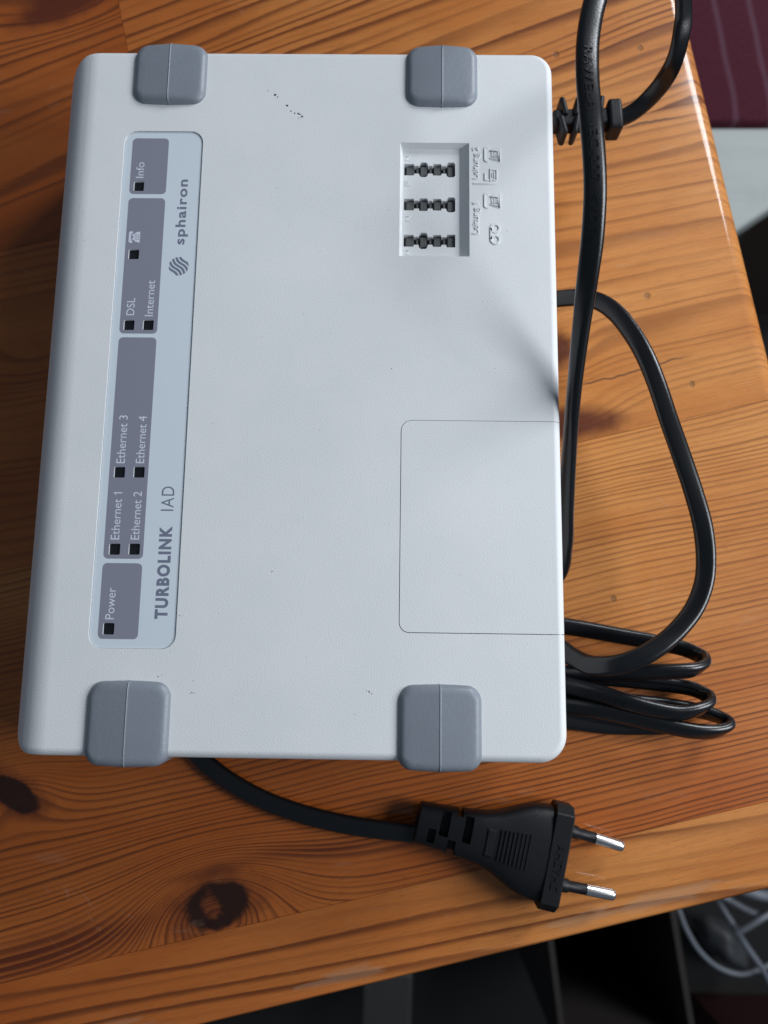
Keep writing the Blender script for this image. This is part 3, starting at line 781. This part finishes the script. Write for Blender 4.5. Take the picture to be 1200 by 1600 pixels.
def fabric():
    m, b = new_mat('burgundy_fabric'); x, y, z = objxyz(); v = vec(x, y, z)
    xx = x + (noise(vec(y*0.012, 3.0, 0.0), 1.0, 1.0, 0.4)-0.5)*10.0 + y*0.10
    st = fract(xx/30.0 + 0.55)
    s = sstep(st, 0.40, 0.45)*(1.0-sstep(st, 0.55, 0.60))
    wv = noise(vec(x*0.9, y*0.25, z), 1.0, 3.0, 0.6)
    c = mixc(sstep(wv, 0.3, 0.75), (0.060, 0.012, 0.022), (0.090, 0.022, 0.036))
    c = mixc(s*0.26, c, (0.20, 0.13, 0.17))
    setin(b, Base_Color=c, Roughness=0.92); b.inputs['Specular IOR Level'].default_value = 0.15
    bump(b, wv, 0.8)
    return m
cz = -300.0
a = at(1040, 190, cz); bpt = at(1200, 193, cz)
cu = empty('striped_cushion', (a.x+120, a.y+150, cz-90))
tag(cu, 'burgundy cushion with thin pale stripes, beyond the table\'s right edge', 'cushion')
bm = bmesh.new()
rings = []
for i in range(9):
    t = pi*i/8 - pi/2; ins = 14*(1-cos(t)); rings.append([(x, y, cz-28+28*sin(t)) for x, y in rrect(a.x-60+ins*0.4, a.y+ins*0.2, a.x+330-ins*0.4, a.y+330-ins*0.4, 8, 4)])
loft(bm, rings)
from_bm('cushion_cover', bm, fabric(), cu, angle=70)
bm = bmesh.new(); box(bm, a.x-40, a.y+20, -735, a.x+310, a.y+320, cz-57)
from_bm('cushion_base', bm, plain('dark_wood', (0.03, 0.02, 0.015), 0.7), cu, smooth=False)

gz = cz - 5.0
gb = empty('grey_board', at(1180, 260, gz))
tag(gb, 'pale grey board with a shadow edge shaped as its slanted end, below the burgundy cushion', 'board')
def painted():
    m, b = new_mat('pale_paint'); x, y, z = objxyz()
    k = noise(vec(x*0.01, y*0.09, z*0.1), 1.0, 4.0, 0.6); j = noise(vec(x, y, z), 0.02, 4.0, 0.6)
    c = mixc(k, (0.26, 0.29, 0.28), (0.35, 0.375, 0.365)); c = mixc(sstep(j, 0.5, 0.8)*0.4, c, (0.22, 0.25, 0.24))
    setin(b, Base_Color=c, Roughness=0.6); bump(b, k, 0.4); return m
g = [at(1050, 198, gz), at(1050, 428, gz), at(1150, 362, gz), at(1200, 329, gz), at(1330, 244, gz), at(1330, 198, gz)]  # diagonal edge of a shadow, built as the slanted end of the board
bm = bmesh.new(); prism(bm, [(p.x, p.y) for p in g], gz-22, gz)
o = from_bm('board_top', bm, painted(), gb, smooth=False); bev(o, 4, 3)
bm = bmesh.new(); pp = at(1240, 240, gz); box(bm, pp.x-12, pp.y-8, -735, pp.x+12, pp.y+8, gz-22.2)
from_bm('board_leg', bm, plain('dark_metal', (0.05, 0.05, 0.05), 0.5), gb, smooth=False)

# things on the floor in front of the table
def floor_box(name, quad_px, ztop, zbot, m, label, cat, wall=4.0, part='wall'):
    pts = [at(x, y, ztop) for x, y in quad_px]
    cx = sum(p.x for p in pts)/4; cy = sum(p.y for p in pts)/4
    t = empty(name, (cx, cy, zbot)); tag(t, label, cat)
    return t, pts
zt = -420.0
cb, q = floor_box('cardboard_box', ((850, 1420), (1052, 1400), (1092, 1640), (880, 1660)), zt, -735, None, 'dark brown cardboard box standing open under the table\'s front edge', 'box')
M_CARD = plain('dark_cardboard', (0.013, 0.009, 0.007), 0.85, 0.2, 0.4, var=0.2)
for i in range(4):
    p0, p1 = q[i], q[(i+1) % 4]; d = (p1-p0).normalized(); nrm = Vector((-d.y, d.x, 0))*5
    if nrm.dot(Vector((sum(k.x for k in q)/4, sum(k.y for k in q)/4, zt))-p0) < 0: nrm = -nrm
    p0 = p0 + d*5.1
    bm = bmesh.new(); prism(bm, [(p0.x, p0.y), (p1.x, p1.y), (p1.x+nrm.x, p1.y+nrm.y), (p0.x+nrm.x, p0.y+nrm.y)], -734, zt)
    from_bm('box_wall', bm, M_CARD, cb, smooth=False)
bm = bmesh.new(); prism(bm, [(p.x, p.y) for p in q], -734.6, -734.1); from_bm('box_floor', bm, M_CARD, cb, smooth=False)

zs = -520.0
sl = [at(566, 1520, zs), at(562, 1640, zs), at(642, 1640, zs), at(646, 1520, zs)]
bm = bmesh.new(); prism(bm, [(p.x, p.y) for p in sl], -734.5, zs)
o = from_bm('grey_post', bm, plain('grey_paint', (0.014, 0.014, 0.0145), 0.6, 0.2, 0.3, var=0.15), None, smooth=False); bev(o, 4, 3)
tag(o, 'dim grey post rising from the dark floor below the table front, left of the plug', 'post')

M_GCAB = plain('grey_cable', (0.15, 0.165, 0.19), 0.45)
def round_cable(ctrl, r, label, grp='loose grey cables on the floor'):
    pts = catmull([(*at(c[0], c[1], c[2]), 0) for c in ctrl], 10); bm = bmesh.new(); rings = []
    for i in range(len(pts)):
        o, s, u, T = frame(pts, i); rings.append([o+s*(0.72*r*cos(2*pi*k/10))+u*(0.72*r*sin(2*pi*k/10)) for k in range(10)])
    loft(bm, rings)
    o = from_bm('grey_cable', bm, M_GCAB, None, angle=70); tag(o, label, 'cable', grp); return o
Z = -560
round_cable([(1030, 1350, Z), (1058, 1415, Z), (1074, 1455, Z), (1095, 1488, Z), (1122, 1511, Z), (1155, 1522, Z), (1185, 1516, Z), (1215, 1500, Z), (1260, 1480, Z)], 3.6, 'thin grey cable hanging in the widest round loop near the carton')
round_cable([(1110, 1385, Z+20), (1130, 1420, Z+22), (1148, 1448, Z+24), (1166, 1478, Z+20), (1190, 1512, Z+18), (1215, 1560, Z)], 4.2, 'grey cable running straight and steeply down through the tangle')
round_cable([(1120, 1395, Z+30), (1150, 1412, Z+34), (1175, 1425, Z+34), (1205, 1433, Z+30), (1250, 1445, Z+10)], 4.6, 'thick grey cable lying across the top of the tangle')
round_cable([(1152, 1458, Z+34), (1170, 1448, Z+40), (1188, 1437, Z+44), (1215, 1420, Z+40)], 4.0, 'short grey cable bridging the tangle at a slant')
round_cable([(1160, 1390, Z+50), (1185, 1398, Z+54), (1215, 1402, Z+50), (1260, 1410, Z+30)], 7.5, 'broad grey cable half hidden under the table corner')
# crumpled grey bag
bm = bmesh.new(); bmesh.ops.create_icosphere(bm, subdivisions=4, radius=1.0)
c = at(1146, 1486, -650)
for v in bm.verts:
    n = v.co.normalized(); k = 1+0.13*sin(3*n.x+2*n.y)*cos(2*n.y-2*n.z)+0.035*sin(6*n.x-5*n.y+3*n.z)
    v.co = Vector((c.x, c.y, -690)) + Vector((n.x*24*k - n.y*16, n.y*27*k, n.z*36*k + 4))
o = from_bm('plastic_bag', bm, plain('grey_film', (0.045, 0.047, 0.05), 0.5), None, angle=80)
tag(o, 'crumpled dull grey bag lying behind the loops of grey cable', 'bag')
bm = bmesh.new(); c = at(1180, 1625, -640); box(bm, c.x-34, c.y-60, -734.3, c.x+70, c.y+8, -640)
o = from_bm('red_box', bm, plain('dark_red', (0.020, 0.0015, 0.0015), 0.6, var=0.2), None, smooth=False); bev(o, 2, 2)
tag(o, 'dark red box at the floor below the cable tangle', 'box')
